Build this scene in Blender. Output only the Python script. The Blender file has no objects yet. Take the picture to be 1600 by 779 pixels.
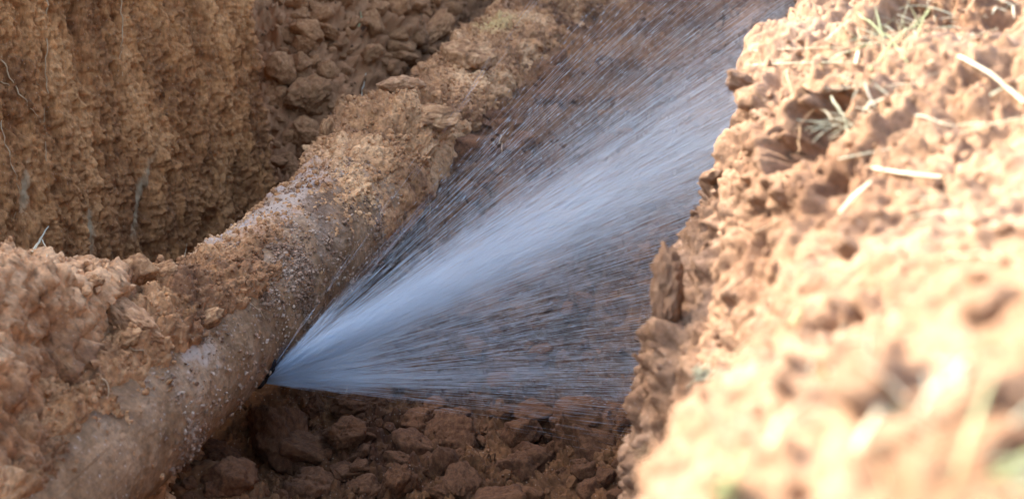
import bpy, bmesh, math, random
import numpy as np
from mathutils import Vector, Matrix, Euler

S = bpy.context.scene
R_ = math.radians
PI = math.pi
rng = np.random.default_rng(11)
random.seed(5)
COL = S.collection

# ------------------------------------------------------------------ camera
CAM = Vector((0.0, 0.0, 2.35)); PITCH = R_(20.0); FPX = 2800.0
cd = bpy.data.cameras.new('camera'); cam = bpy.data.objects.new('camera', cd); COL.objects.link(cam)
cam.location = CAM; cam.rotation_euler = (PI/2 - PITCH, 0, 0)
cd.lens = 63.0; cd.sensor_width = 36.0; cd.clip_start = 0.05; cd.clip_end = 2000
cd.dof.use_dof = True; cd.dof.focus_distance = 5.9; cd.dof.aperture_fstop = 2.9
S.camera = cam

# ------------------------------------------------------------------ world, sun, exposure
SUN_EL = R_(33.0)
SUN_DIR = Vector((-0.80, 0.60, 0)).normalized() * math.cos(SUN_EL) + Vector((0, 0, math.sin(SUN_EL)))
w = bpy.data.worlds.new('World'); S.world = w; w.use_nodes = True
nt = w.node_tree; nt.nodes.clear()
sky = nt.nodes.new('ShaderNodeTexSky'); sky.sky_type = 'NISHITA'; sky.sun_disc = False
sky.sun_elevation = SUN_EL; sky.sun_rotation = math.atan2(SUN_DIR.x, SUN_DIR.y)
sky.air_density = 1.0; sky.dust_density = 5.0; sky.ozone_density = 1.0
bg = nt.nodes.new('ShaderNodeBackground'); bg.inputs['Strength'].default_value = 0.15
wo = nt.nodes.new('ShaderNodeOutputWorld')
nt.links.new(sky.outputs[0], bg.inputs[0]); nt.links.new(bg.outputs[0], wo.inputs[0])
sl = bpy.data.lights.new('sun', 'SUN'); sl.energy = 2.0; sl.angle = R_(0.5); sl.color = (1.0, 0.93, 0.84)
so = bpy.data.objects.new('sun', sl); COL.objects.link(so)
so.rotation_euler = (-SUN_DIR).to_track_quat('-Z', 'Y').to_euler()
S.view_settings.view_transform = 'Standard'; S.view_settings.look = 'None'
S.view_settings.gamma = 1.0; S.view_settings.exposure = 2.85
S.view_settings.use_curve_mapping = False
S.cycles.use_denoising = True
S.cycles.max_bounces = 6; S.cycles.diffuse_bounces = 4; S.cycles.transparent_max_bounces = 16
S.cycles.volume_bounces = 1; S.cycles.volume_step_rate = 2.0
S.cycles.caustics_reflective = False; S.cycles.caustics_refractive = False

# ------------------------------------------------------------------ helpers
F = np.array((0, math.cos(PITCH), -math.sin(PITCH))); U = np.array((0, math.sin(PITCH), math.cos(PITCH))); Rt = np.array((1.0, 0, 0))
def pdir(u, v):
    return F + Rt*((u-800)/FPX) + U*((389.5-v)/FPX)
def pz(u, v, z):
    d = pdir(u, v); t = (z - CAM.z)/d[2]
    return np.array(CAM) + d*t
def pd(u, v, t):
    return np.array(CAM) + pdir(u, v)*t

def sstep(a, b, x):
    t = np.clip((x-a)/(b-a), 0, 1); return t*t*(3-2*t)

PERM = rng.permutation(4096).astype(np.int64)
GR = rng.normal(size=(4096, 3)); GR /= np.linalg.norm(GR, axis=1, keepdims=True); GR = GR.astype(np.float32)
RV = rng.random((4096, 3)).astype(np.float32)
def hsh(i, j, k):
    return PERM[(PERM[(PERM[i & 4095] + j) & 4095] + k) & 4095]
def perlin(P):
    P = np.asarray(P, np.float32); I = np.floor(P).astype(np.int64); f = P - I
    w_ = f*f*f*(f*(f*6-15)+10)
    out = 0
    for dx in (0, 1):
        wx = w_[..., 0] if dx else 1-w_[..., 0]
        for dy in (0, 1):
            wy = w_[..., 1] if dy else 1-w_[..., 1]
            for dz in (0, 1):
                wz = w_[..., 2] if dz else 1-w_[..., 2]
                g = GR[hsh(I[..., 0]+dx, I[..., 1]+dy, I[..., 2]+dz)]
                dot = g[..., 0]*(f[..., 0]-dx) + g[..., 1]*(f[..., 1]-dy) + g[..., 2]*(f[..., 2]-dz)
                out = out + dot*wx*wy*wz
    return out*1.5
def fbm(P, oct=4, gain=0.5, lac=2.03):
    a = 1.0; s = 0
    P = np.asarray(P, np.float32)
    for o in range(oct):
        s = s + a*perlin(P + 17.3*o); P = P*lac; a *= gain
    return s
def ridged(P, oct=4, gain=0.5):
    a = 1.0; s = 0; P = np.asarray(P, np.float32)
    for o in range(oct):
        s = s + a*(1-np.abs(perlin(P+9.1*o))*1.6); P = P*2.07; a *= gain
    return s
def worley(P):
    """distance to nearest feature point, distance to second, random id of nearest"""
    P = np.asarray(P, np.float32); I = np.floor(P).astype(np.int64); f = P - I
    f1 = np.full(P.shape[:-1], 9., np.float32); f2 = f1.copy(); idn = np.zeros(P.shape[:-1], np.float32)
    side = np.where(f > 0.5, 1, -1)
    for dx in (0, 1):
        for dy in (0, 1):
            for dz in (0, 1):
                ox = dx*side[..., 0]; oy = dy*side[..., 1]; oz = dz*side[..., 2]
                h = hsh(I[..., 0]+ox, I[..., 1]+oy, I[..., 2]+oz)
                r = RV[h]
                d = (ox + .15+.7*r[..., 0]-f[..., 0])**2 + (oy + .15+.7*r[..., 1]-f[..., 1])**2 + (oz + .15+.7*r[..., 2]-f[..., 2])**2
                m = d < f1
                f2 = np.where(m, f1, np.minimum(f2, d)); idn = np.where(m, h/4096.0, idn); f1 = np.where(m, d, f1)
    return np.sqrt(f1), np.sqrt(f2), idn
def popcorn(P, keep=0.65, warp=0.25):
    """rounded crumbs sitting proud, about 0..1"""
    P = np.asarray(P, np.float32)
    n = perlin(P*1.7)[..., None]*warp
    a, b, i = worley(P + n)
    r = 0.35 + 0.45*((i*37) % 1.0)
    return np.clip(1-(a/r)**2, 0, 1)**.8*r*(i < keep)
def chunks(P, warp=0.35):
    """faceted blocks with deep joints between them, about 0..1"""
    P = np.asarray(P, np.float32)
    n = np.stack([perlin(P*1.3+3), perlin(P*1.3+31), perlin(P*1.3+57)], -1)*warp
    a, b, i = worley(P + n)
    return np.clip((b-a)*2.6, 0, 1)**0.6*(0.45+0.55*((i*91) % 1.0))

def cr(P, keep=.5, warp=.5):
    """angular crumbs, part of the cells only, about 0..1"""
    P = np.asarray(P, np.float32)
    n = np.stack([perlin(P*1.9+3), perlin(P*1.9+31), perlin(P*1.9+57)], -1)*warp
    a, b, i = worley(P + n); q = (i*53) % 1.0
    return np.clip((b-a)*3.0, 0, .45+q*.6)*(i < keep)*(.5+.7*q)
def mesh_np(name, V, Fq, smooth=True, attrs=None):
    me = bpy.data.meshes.new(name); V = np.ascontiguousarray(V, np.float32).reshape(-1, 3); Fq = np.ascontiguousarray(Fq, np.int32)
    k = Fq.shape[1]
    me.vertices.add(len(V)); me.vertices.foreach_set('co', V.ravel())
    me.loops.add(Fq.size); me.loops.foreach_set('vertex_index', Fq.ravel())
    me.polygons.add(len(Fq)); me.polygons.foreach_set('loop_start', np.arange(0, Fq.size, k, dtype=np.int32))
    me.update(calc_edges=True); me.validate()
    me.polygons.foreach_set('use_smooth', np.full(len(me.polygons), smooth))
    for nm, a in (attrs or {}).items():
        at = me.attributes.new(nm, 'FLOAT', 'POINT'); at.data.foreach_set('value', np.ascontiguousarray(a, np.float32).ravel())
    return me
def grid_faces(nu, nv):
    i = np.arange(nu-1)[:, None]*nv + np.arange(nv-1)[None, :]
    return np.stack([i, i+nv, i+nv+1, i+1], -1).reshape(-1, 4)
def grid_normals(P):
    du = np.gradient(P, axis=0); dv = np.gradient(P, axis=1)
    n = np.cross(du, dv); n /= np.linalg.norm(n, axis=-1, keepdims=True)+1e-12
    return n
def obj(name, me, mat=None, parent=None, loc=None, **tags):
    o = bpy.data.objects.new(name, me); COL.objects.link(o)
    if mat and me is not None and len(me.materials) == 0: me.materials.append(mat)
    if parent: o.parent = parent
    if loc is not None: o.location = loc
    for k, v in tags.items(): o[k] = v
    return o
def empty(name, loc, **tags):
    return obj(name, None, loc=loc, **tags)

# ------------------------------------------------------------------ materials
def M_new(name):
    m = bpy.data.materials.new(name); m.use_nodes = True; n = m.node_tree; n.nodes.clear()
    return m, n
def N(n, t, **kw):
    x = n.nodes.new(t)
    for k, v in kw.items():
        if hasattr(x, k): setattr(x, k, v)
        else: x.inputs[k].default_value = v
    return x
def ramp(n, stops, interp='LINEAR'):
    r = n.nodes.new('ShaderNodeValToRGB'); e = r.color_ramp; e.interpolation = interp
    while len(e.elements) < len(stops): e.elements.new(0.5)
    for el, (p, c) in zip(e.elements, stops):
        el.position = p; el.color = (*c, 1) if len(c) == 3 else c
    return r
def mixc(n, fac, a, b, mode='MIX'):
    x = n.nodes.new('ShaderNodeMix'); x.data_type = 'RGBA'; x.blend_type = mode
    for sock, val in ((x.inputs[0], fac), (x.inputs[6], a), (x.inputs[7], b)):
        if isinstance(val, bpy.types.NodeSocket): n.links.new(val, sock)
        elif isinstance(val, (int, float)): sock.default_value = val
        else: sock.default_value = (*val, 1)
    return x.outputs[2]
def math_(n, op, a, b=0.0, c=None, clamp=False):
    x = n.nodes.new('ShaderNodeMath'); x.operation = op; x.use_clamp = clamp
    for i, val in enumerate((a, b) if c is None else (a, b, c)):
        if isinstance(val, bpy.types.NodeSocket): n.links.new(val, x.inputs[i])
        else: x.inputs[i].default_value = val
    return x.outputs[0]

def soil(name, cols, big=2.2, fine=45.0, stretch=(1, 1, 1), speck=0.25, bump=0.6, rough=0.92, attr=None, attrcol=None,
         attr2=None, attr2col=None, var=0.0, bdist=0.012, wet=0.0):
    """cols: dark, mid, light, ochre"""
    m, n = M_new(name); L = n.links
    tc = N(n, 'ShaderNodeTexCoord'); mp = N(n, 'ShaderNodeMapping'); mp.inputs['Scale'].default_value = stretch
    L.new(tc.outputs['Object'], mp.inputs[0]); co = mp.outputs[0]
    n1 = N(n, 'ShaderNodeTexNoise', Scale=big, Detail=9.0, Roughness=0.62, Distortion=0.6); L.new(co, n1.inputs['Vector'])
    n2 = N(n, 'ShaderNodeTexNoise', Scale=fine, Detail=6.0, Roughness=0.7); L.new(co, n2.inputs['Vector'])
    n3 = N(n, 'ShaderNodeTexNoise', Scale=big*3.7, Detail=5.0, Roughness=0.6, Distortion=1.2); L.new(co, n3.inputs['Vector'])
    r1 = ramp(n, [(0.36, cols[0]), (0.5, cols[1]), (0.64, cols[2])]); L.new(n1.outputs[0], r1.inputs[0])
    r3 = ramp(n, [(0.50, (0, 0, 0)), (0.66, (1, 1, 1))]); L.new(n3.outputs[0], r3.inputs[0])
    f3 = math_(n, 'MULTIPLY', r3.outputs[0], 0.35)
    c = mixc(n, f3, r1.outputs[0], cols[3])
    rr = ramp(n, [(0.32, (.55, .52, .50)), (0.5, (1, 1, 1)), (0.70, (1.42, 1.41, 1.40))]); L.new(n2.outputs[0], rr.inputs[0])
    c = mixc(n, 1.0, c, rr.outputs[0], 'MULTIPLY')
    # pale mineral grains
    vo = N(n, 'ShaderNodeTexVoronoi', Scale=fine*2.6); L.new(co, vo.inputs['Vector'])
    sp = ramp(n, [(0.16, (1, 1, 1)), (0.26, (0, 0, 0))]); L.new(vo.outputs['Distance'], sp.inputs[0])
    sx = N(n, 'ShaderNodeSeparateColor'); L.new(vo.outputs['Color'], sx.inputs[0])
    g = math_(n, 'GREATER_THAN', sx.outputs[0], 0.80)
    g = math_(n, 'MULTIPLY', g, sp.outputs[0]); g = math_(n, 'MULTIPLY', g, speck)
    c = mixc(n, g, c, (0.60, 0.50, 0.40))
    dk = math_(n, 'LESS_THAN', sx.outputs[1], 0.10); dk = math_(n, 'MULTIPLY', dk, sp.outputs[0]); dk = math_(n, 'MULTIPLY', dk, speck)
    c = mixc(n, dk, c, (0.20, 0.06, 0.035))
    rv = rough
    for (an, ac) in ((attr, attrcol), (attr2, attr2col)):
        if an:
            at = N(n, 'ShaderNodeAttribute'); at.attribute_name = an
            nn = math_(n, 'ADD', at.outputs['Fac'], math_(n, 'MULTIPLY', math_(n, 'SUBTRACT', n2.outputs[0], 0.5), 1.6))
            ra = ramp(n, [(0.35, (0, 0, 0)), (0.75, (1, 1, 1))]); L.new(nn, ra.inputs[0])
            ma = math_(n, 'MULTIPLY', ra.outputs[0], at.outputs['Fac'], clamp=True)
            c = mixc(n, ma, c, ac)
    if var:
        oi = N(n, 'ShaderNodeObjectInfo')
        v1 = ramp(n, [(0.0, (1-var, 1-var*1.1, 1-var*1.2)), (0.5, (1, 1, 1)), (1.0, (1+var, 1+var*.9, 1+var*.75))]); L.new(oi.outputs['Random'], v1.inputs[0])
        c = mixc(n, 1.0, c, v1.outputs[0], 'MULTIPLY')
    b = N(n, 'ShaderNodeBsdfPrincipled', Roughness=rough); b.inputs['Specular IOR Level'].default_value = 0.25 + wet
    L.new(c, b.inputs['Base Color'])
    if wet:
        rw = ramp(n, [(0.42, (rough,)*3), (0.62, (rough-0.45*min(1, wet*2),)*3)]); L.new(n1.outputs[0], rw.inputs[0]); L.new(rw.outputs[0], b.inputs['Roughness'])
    n4 = N(n, 'ShaderNodeTexNoise', Scale=fine*1.4, Detail=7.0, Roughness=0.72); L.new(co, n4.inputs['Vector'])
    v2 = N(n, 'ShaderNodeTexVoronoi', Scale=fine*1.1); L.new(co, v2.inputs['Vector'])
    hh = math_(n, 'SUBTRACT', n4.outputs[0], math_(n, 'MULTIPLY', v2.outputs['Distance'], 0.35))
    bu = N(n, 'ShaderNodeBump', Strength=bump, Distance=bdist); L.new(hh, bu.inputs['Height']); L.new(bu.outputs[0], b.inputs['Normal'])
    o = N(n, 'ShaderNodeOutputMaterial'); L.new(b.outputs[0], o.inputs[0])
    return m

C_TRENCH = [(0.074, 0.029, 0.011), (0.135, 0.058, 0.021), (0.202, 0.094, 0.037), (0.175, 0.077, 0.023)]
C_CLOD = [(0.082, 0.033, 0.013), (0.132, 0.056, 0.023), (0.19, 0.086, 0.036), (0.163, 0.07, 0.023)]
C_WALL = [(0.215, 0.086, 0.03), (0.397, 0.174, 0.061), (0.521, 0.255, 0.1), (0.499, 0.222, 0.069)]
C_CRUST = [(0.181, 0.083, 0.036), (0.389, 0.195, 0.083), (0.615, 0.36, 0.173), (0.454, 0.229, 0.083)]
C_MOUND = [(0.209, 0.098, 0.042), (0.396, 0.199, 0.085), (0.572, 0.324, 0.154), (0.44, 0.224, 0.085)]
C_BANK = [(0.184, 0.1, 0.055), (0.254, 0.153, 0.09), (0.323, 0.211, 0.137), (0.284, 0.161, 0.08)]
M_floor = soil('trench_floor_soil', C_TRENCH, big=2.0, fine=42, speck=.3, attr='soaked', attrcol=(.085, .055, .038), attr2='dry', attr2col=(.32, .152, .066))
M_clod = soil('clod_soil', C_CLOD, big=6.0, fine=60, speck=.25, var=.16, bump=.55, bdist=.010)
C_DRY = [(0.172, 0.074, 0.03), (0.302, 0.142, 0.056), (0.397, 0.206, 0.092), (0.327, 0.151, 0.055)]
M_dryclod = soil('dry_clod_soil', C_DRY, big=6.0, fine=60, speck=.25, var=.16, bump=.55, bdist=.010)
M_wall = soil('scraped_wall_soil', C_WALL, big=2.6, fine=46, stretch=(1.5, 1.5, .6), speck=.35, bump=.9,
              attr='smear', attrcol=(.40, .27, .145), attr2='root_stain', attr2col=(.44, .26, .16))
M_crust = soil('pipe_crust_soil', C_CRUST, big=2.6, fine=60, speck=.45, attr='pale', attrcol=(.42, .33, .27), attr2='ochre', attr2col=(.50, .33, .13))
M_mound = soil('damp_mound_soil', C_MOUND, big=3.0, fine=48, speck=.35, wet=.2)
M_bank = soil('dry_bank_soil', C_BANK, big=3.2, fine=40, speck=.35, bdist=.014)
M_speck = soil('pale_grit', [(.17, .09, .05), (.29, .18, .11), (.52, .40, .29), (.34, .21, .12)], big=14.0, fine=60, speck=.3)
M_heap = soil('heap_soil', C_WALL, big=1.4, fine=12, speck=.3)

# pipe: old iron under a skin of clay, pale speckles, damp grey near the leak
def pipe_mat():
    m, n = M_new('muddy_pipe'); L = n.links
    tc = N(n, 'ShaderNodeTexCoord'); co = tc.outputs['Object']
    n1 = N(n, 'ShaderNodeTexNoise', Scale=3.2, Detail=9.0, Roughness=.65, Distortion=.8); L.new(co, n1.inputs['Vector'])
    mp = N(n, 'ShaderNodeMapping'); mp.inputs['Scale'].default_value = (9, 1.2, 9); L.new(co, mp.inputs[0])
    n2 = N(n, 'ShaderNodeTexNoise', Scale=5.0, Detail=7.0, Roughness=.7); L.new(co, n2.inputs['Vector'])
    n5 = N(n, 'ShaderNodeTexNoise', Scale=55.0, Detail=5.0, Roughness=.7); L.new(co, n5.inputs['Vector'])
    c0 = ramp(n, [(.36, (.115, .056, .024)), (.5, (.225, .122, .055)), (.64, (.330, .192, .098))]); L.new(n1.outputs[0], c0.inputs[0])
    c = c0.outputs[0]
    r2 = ramp(n, [(.52, (0, 0, 0)), (.66, (1, 1, 1))]); L.new(n2.outputs[0], r2.inputs[0])
    c = mixc(n, math_(n, 'MULTIPLY', r2.outputs[0], .5), c, (.34, .225, .135))
    rr = ramp(n, [(.3, (.6, .6, .6)), (.5, (1, 1, 1)), (.72, (1.4, 1.38, 1.36))]); L.new(n5.outputs[0], rr.inputs[0])
    c = mixc(n, 1.0, c, rr.outputs[0], 'MULTIPLY')
    for an, ac, k in (('pale', (.44, .34, .26), .75), ('bare', (.085, .085, .095), .85)):
        at = N(n, 'ShaderNodeAttribute'); at.attribute_name = an
        nn = math_(n, 'ADD', at.outputs['Fac'], math_(n, 'MULTIPLY', math_(n, 'SUBTRACT', n5.outputs[0], .5), 1.8))
        ra = ramp(n, [(.40, (0, 0, 0)), (.75, (1, 1, 1))]); L.new(nn, ra.inputs[0])
        c = mixc(n, math_(n, 'MULTIPLY', math_(n, 'MULTIPLY', ra.outputs[0], at.outputs['Fac'], clamp=True), k), c, ac)
    rs_ = ramp(n, [(.47, (.08,)*3), (.66, (.75,)*3)]); ns_ = N(n, 'ShaderNodeTexNoise', Scale=7.0, Detail=6.0, Roughness=.7); L.new(co, ns_.inputs['Vector']); L.new(ns_.outputs[0], rs_.inputs[0]); spk = rs_.outputs[0]
    for sc_, th, col in ((75, .72, (.62, .55, .48)), (38, .86, (.50, .40, .32)), (120, .7, (.10, .05, .03))):
        vo = N(n, 'ShaderNodeTexVoronoi', Scale=float(sc_)); wv_ = N(n, 'ShaderNodeVectorMath', operation='MULTIPLY_ADD'); L.new(n5.outputs['Color'], wv_.inputs[0]); wv_.inputs[1].default_value = (.035,)*3; L.new(co, wv_.inputs[2]); L.new(wv_.outputs[0], vo.inputs['Vector'])
        sx = N(n, 'ShaderNodeSeparateColor'); L.new(vo.outputs['Color'], sx.inputs[0])
        sp = ramp(n, [(.2, (1, 1, 1)), (.32, (0, 0, 0))]); L.new(vo.outputs['Distance'], sp.inputs[0])
        c = mixc(n, math_(n, 'MULTIPLY', math_(n, 'MULTIPLY', sp.outputs[0], math_(n, 'GREATER_THAN', sx.outputs[0], th)), spk), c, col)
    b = N(n, 'ShaderNodeBsdfPrincipled', Roughness=.55); b.inputs['Specular IOR Level'].default_value = .2
    L.new(c, b.inputs['Base Color'])
    rg = ramp(n, [(.4, (.80,)*3), (.62, (.48,)*3)]); L.new(n2.outputs[0], rg.inputs[0]); L.new(rg.outputs[0], b.inputs['Roughness'])
    n4 = N(n, 'ShaderNodeTexNoise', Scale=90.0, Detail=6.0, Roughness=.75); L.new(co, n4.inputs['Vector'])
    bu = N(n, 'ShaderNodeBump', Strength=.55, Distance=.006); L.new(n4.outputs[0], bu.inputs['Height']); L.new(bu.outputs[0], b.inputs['Normal'])
    o = N(n, 'ShaderNodeOutputMaterial'); L.new(b.outputs[0], o.inputs[0])
    return m
M_pipe = pipe_mat()

def plant_mat(name, a, b_, transl=.35):
    m, n = M_new(name); L = n.links
    tc = N(n, 'ShaderNodeTexCoord'); n1 = N(n, 'ShaderNodeTexNoise', Scale=14.0, Detail=4.0); L.new(tc.outputs['Object'], n1.inputs['Vector'])
    r = ramp(n, [(.35, a), (.65, b_)]); L.new(n1.outputs[0], r.inputs[0])
    p = N(n, 'ShaderNodeBsdfPrincipled', Roughness=.6); L.new(r.outputs[0], p.inputs['Base Color'])
    t = N(n, 'ShaderNodeBsdfTranslucent'); L.new(r.outputs[0], t.inputs[0])
    mx = N(n, 'ShaderNodeMixShader'); mx.inputs[0].default_value = transl; L.new(p.outputs[0], mx.inputs[1]); L.new(t.outputs[0], mx.inputs[2])
    o = N(n, 'ShaderNodeOutputMaterial'); L.new(mx.outputs[0], o.inputs[0]); return m
M_straw = plant_mat('dry_straw', (.58, .50, .32), (.80, .74, .56))
M_grass = plant_mat('green_grass', (.26, .32, .13), (.42, .46, .24))
M_greystraw = plant_mat('grey_green_straw', (.36, .38, .26), (.55, .56, .42))
M_root = plant_mat('pale_root', (.34, .21, .10), (.48, .32, .17), .1)
M_darkroot = plant_mat('brown_root', (.16, .09, .05), (.28, .17, .10), .1)

# ------------------------------------------------------------------ pipe frame
PR = 0.215
P0 = pz(310, 541, PR); P1 = pz(868, 41, PR)
AX = (P1-P0)/np.linalg.norm(P1-P0); NX = np.array((AX[1], -AX[0], 0.0)); ZZ = np.array((0, 0, 1.0))
def pipe_sd(x, y):
    """along and across coordinates relative to the pipe axis"""
    dx = x-P0[0]; dy = y-P0[1]
    return dx*AX[0]+dy*AX[1], dx*NX[0]+dy*NX[1]
def pipe_pt(s, phi, r):
    s = np.asarray(s)[..., None]; phi = np.asarray(phi)[..., None]; r = np.asarray(r)[..., None]
    return P0 + AX*s + r*(np.cos(phi)*NX + np.sin(phi)*ZZ)
# the leak: where the sight line through it meets the pipe
d = pdir(411, 600); o_ = np.array(CAM) - P0
def perp(v): return v - AX*np.dot(v, AX)
dp, op = perp(d), perp(o_)
a_, b_, c_ = dp@dp, 2*dp@op, op@op-PR**2
disc = b_*b_-4*a_*c_
t_leak = (-b_-math.sqrt(disc))/(2*a_) if disc > 0 else -b_/(2*a_)
LEAK = np.array(CAM)+d*t_leak
s_leak = float((LEAK-P0)@AX); q = LEAK-P0-AX*s_leak; phi_leak = math.atan2(q[2], q@NX)
LEAK = P0+AX*s_leak+PR*(math.cos(phi_leak)*NX+math.sin(phi_leak)*ZZ)
print('leak', LEAK, 's', s_leak, 'phi', math.degrees(phi_leak), 'disc', disc, 't', t_leak)

# ------------------------------------------------------------------ left trench wall (scraped, nearly vertical)
HC, HL = np.array((-1.008, 7.16, 0)), np.array((-2.02, 4.6, 0)); hdv = (HC-HL)/np.linalg.norm(HC-HL); hn = np.array((hdv[1], -hdv[0], 0))   # line of the trench
WC = pz(428, 328, -.05); WM = pz(100, 462, -.05); WC[2] = WM[2] = 0     # foot line of the wall: corner, and a point to the left
wd = (WC-WM); wlen = 2.8; wd = wd/np.linalg.norm(wd); WL = WC-wd*wlen; wn = np.array((wd[1], -wd[0], 0))
nu, nv = 620, 360
su = np.concatenate([np.linspace(-3.2, 0.2, 60)[:-1], np.linspace(.2, wlen+.02, nu-59-40), wlen+.02+np.linspace(.006, .9, 40)])
zv = np.concatenate([np.linspace(-.45, 1.1, nv-40), np.linspace(1.11, 1.45, 40)])
Ug, Zg = np.meshgrid(su, zv, indexing='ij')
# past the corner the wall turns away from the trench
over = np.clip(Ug-wlen, 0, None); Uc = np.minimum(Ug, wlen)
P = WL + Uc[..., None]*wd + ZZ*Zg[..., None] + over[..., None]*(-wn*0.96+wd*.28)
P = P - wn*(Zg*0.17)[..., None] + wd*(Zg*.05)[..., None]
Q = P*np.array((1, 1, 1.0))
st = P*np.array((1, 1, .22))
sv = P*np.array((1, 1, .10))
disp = .040*fbm(Q*1.6, 3) + .024*fbm(st*7, 3) + .014*ridged(st*12+4, 4) + .012*fbm(sv*26+2, 3) + .013*cr(Q*np.array((13, 13, 8)), .3) + .009*cr(Q*np.array((29, 29, 18))+9, .5) + .008*cr(Q*55+9, .5) - .022*cr(Q*np.array((34, 34, 11))+19, .4) - .012*cr(Q*np.array((60, 60, 24))+29, .4)
disp += -.040*sstep(.2, .7, fbm(P*np.array((11, 11, 5))+40, 3)) + .012*fbm(Q*38, 4)
smear = np.zeros_like(Ug)
for (ua, va, ub, vb, wid) in ((135, 290, 140, 408, .030), (240, 225, 205, 385, .045), (40, 250, 30, 340, .05)):
    # straight scrapes of pale clay left by the digger bucket
    def wallpt(u, v):
        dd = pdir(u, v); nn = np.array((wn[0], wn[1], .17)); t = ((WL-np.array(CAM))@nn)/(dd@nn); return np.array(CAM)+dd*t
    A, B = wallpt(ua, va), wallpt(ub, vb); ab = B-A
    tt = np.clip(((P-A)@ab)/(ab@ab), 0, 1); dist = np.linalg.norm(P-A-tt[..., None]*ab, axis=-1)
    mk = np.exp(-(dist/(wid*(.35+.65*tt)))**2)*(.35+.65*np.sin(PI*np.clip(tt, .08, .95)))
    smear = np.maximum(smear, mk)
disp = disp*(1-.7*smear)
nrm = grid_normals(P)
if (nrm[100, 100]@wn) < 0: nrm = -nrm
P = P + nrm*disp[..., None]
stain = .6*sstep(.2, .6, fbm(P*np.array((3, 3, .8))+70, 3))*sstep(wlen, 1.0, Ug)
me = mesh_np('trench_wall', P, grid_faces(*Ug.shape)[:, ::-1], attrs={'smear': smear, 'root_stain': stain})
trench_wall = obj('trench_wall', me, M_wall, kind='structure')
WALLP = P

# ------------------------------------------------------------------ trench floor and the rubble slope behind
def floor_base(x, y):
    s, dd = pipe_sd(x, y)
    z = np.zeros_like(x)
    # pit dug under the leak, right of the pipe
    z = z - .24*sstep(1.9, .7, s) * sstep(-.35, .05, dd) - .05
    # soil banked against the pipe farther on, right side
    z = z + .34*sstep(.7, 2.2, s)*sstep(-.1, .20, dd)
    z = z + .34*sstep(1.2, 4.5, s)*sstep(.3, 1.8, dd) + .35*sstep(5, 9, s)
    # foot of the right wall
    z = z + .25*sstep(.9, 1.5, dd)
    # loose rubble slope beyond the corner of the left wall
    sw, dw = (x-WC[0])*wd[0]+(y-WC[1])*wd[1], (x-WC[0])*wn[0]+(y-WC[1])*wn[1]
    up = sstep(-.25, -1.6, dd)
    z = z + 1.15*sstep(.0, 3.2, sw - .55*dw - .15)*sstep(.0, -1.2, dd+.12)
    z = z + .30*sstep(-.3, -.9, dd)*sstep(1.6, 3.0, s) - .25*sstep(-.05, -.3, dd)*sstep(2.4, 1.4, s)
    # crumbly little heap below the pipe at the bottom of the frame
    hp = pz(320, 790, -.15)
    z = z + .23*np.exp(-(((x-hp[0])/.15)**2+((y-hp[1])/.14)**2))
    return z
def floor_detail(x, y, z):
    p = np.stack([x, y, z], -1)
    s, dd = pipe_sd(x, y)
    rub = sstep(-.15, -.5, dd)
    h = .055*fbm(p*1.9, 4) + .05*(chunks(p*np.array((4.2, 3.6, 4)))-.4)*(.55+.9*rub) + .030*(chunks(p*np.array((9.5, 8, 9))+5)-.4)
    h = h + (1+.5*rub)*(.012*popcorn(p*13+3, .4)+.026*cr(p*12+9, .6)+.020*cr(p*24+7, .6) + .012*cr(p*46+2, .6)+.006*popcorn(p*60, .5)+.010*fbm(p*30, 4)+.018*ridged(p*8+2, 4)-.02)
    return h
yy = np.concatenate([np.linspace(-2, 4.2, 24)[:-1], 4.2*(11.3/4.2)**np.linspace(0, 1, 600), np.linspace(11.4, 13.5, 20)]); fr = np.concatenate([np.linspace(-.65, -.295, 20)[:-1], np.linspace(-.295, .175, 500), np.linspace(.175, .55, 20)[1:]])
Y, Fr = np.meshgrid(yy, fr, indexing='ij')
X = Fr*np.maximum(Y, 4.6)
Z = floor_base(X, Y); PF = np.stack([X, Y, Z], -1); nf = grid_normals(PF); nf[nf[..., 2] < 0] *= -1
PF = PF + nf*floor_detail(X, Y, Z)[..., None]; X, Y, Z = PF[..., 0], PF[..., 1], PF[..., 2]
fs_, fd_ = pipe_sd(X, Y)
wetf = sstep(.15, .6, fd_)*sstep(.0, .9, fs_)*(.50+.5*fbm(np.stack([X, Y, Z], -1)*1.7+8, 3))
me = mesh_np('trench_floor', np.stack([X, Y, Z], -1), grid_faces(*X.shape)[:, ::-1], attrs={'soaked': np.clip(wetf, 0, 1), 'dry': sstep(-.25, -.6, fd_)*1.0})
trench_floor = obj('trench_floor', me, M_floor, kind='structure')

# ------------------------------------------------------------------ right bank
def z_e(y): return 1.33 + .20*sstep(2.7, 1.2, y)
ye = np.array([-3, 0, 1.2, 1.95, 2.12, 2.42, 2.77, 3.1, 3.5, 3.75, 3.95, 4.3, 5.5, 9, 14])
xe = np.array([-.4, -.26, -.02, .215, .275, .385, .45, .475, .485, .495, .53, .61, .95, 2.0, 3.3])
prof = np.array([(-.36, -2.0), (-.27, -1.6), (-.235, -1.3), (-.20, -.85), (-.185, -.62), (-.155, -.48), (-.08, -.40), (-.035, -.31), (-.025, -.21), (.015, -.165), (.02, -.08), (0, -.01), (.13, .075), (.35, .17), (.7, .30), (1.4, .42), (2.4, .40), (6.0, .1)])
pl = np.concatenate([[0], np.cumsum(np.linalg.norm(np.diff(prof, axis=0), axis=1))])
wv = np.concatenate([np.linspace(0, 1.0, 60)[:-1], np.linspace(1.0, 2.95, 400), np.linspace(2.96, pl[-1], 70)[1:]])
ker = np.exp(-(np.arange(-12, 13)/3.5)**2); ker /= ker.sum()
def smooth1(a): return np.convolve(np.pad(a, 12, mode='edge'), ker, mode='valid')
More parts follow.
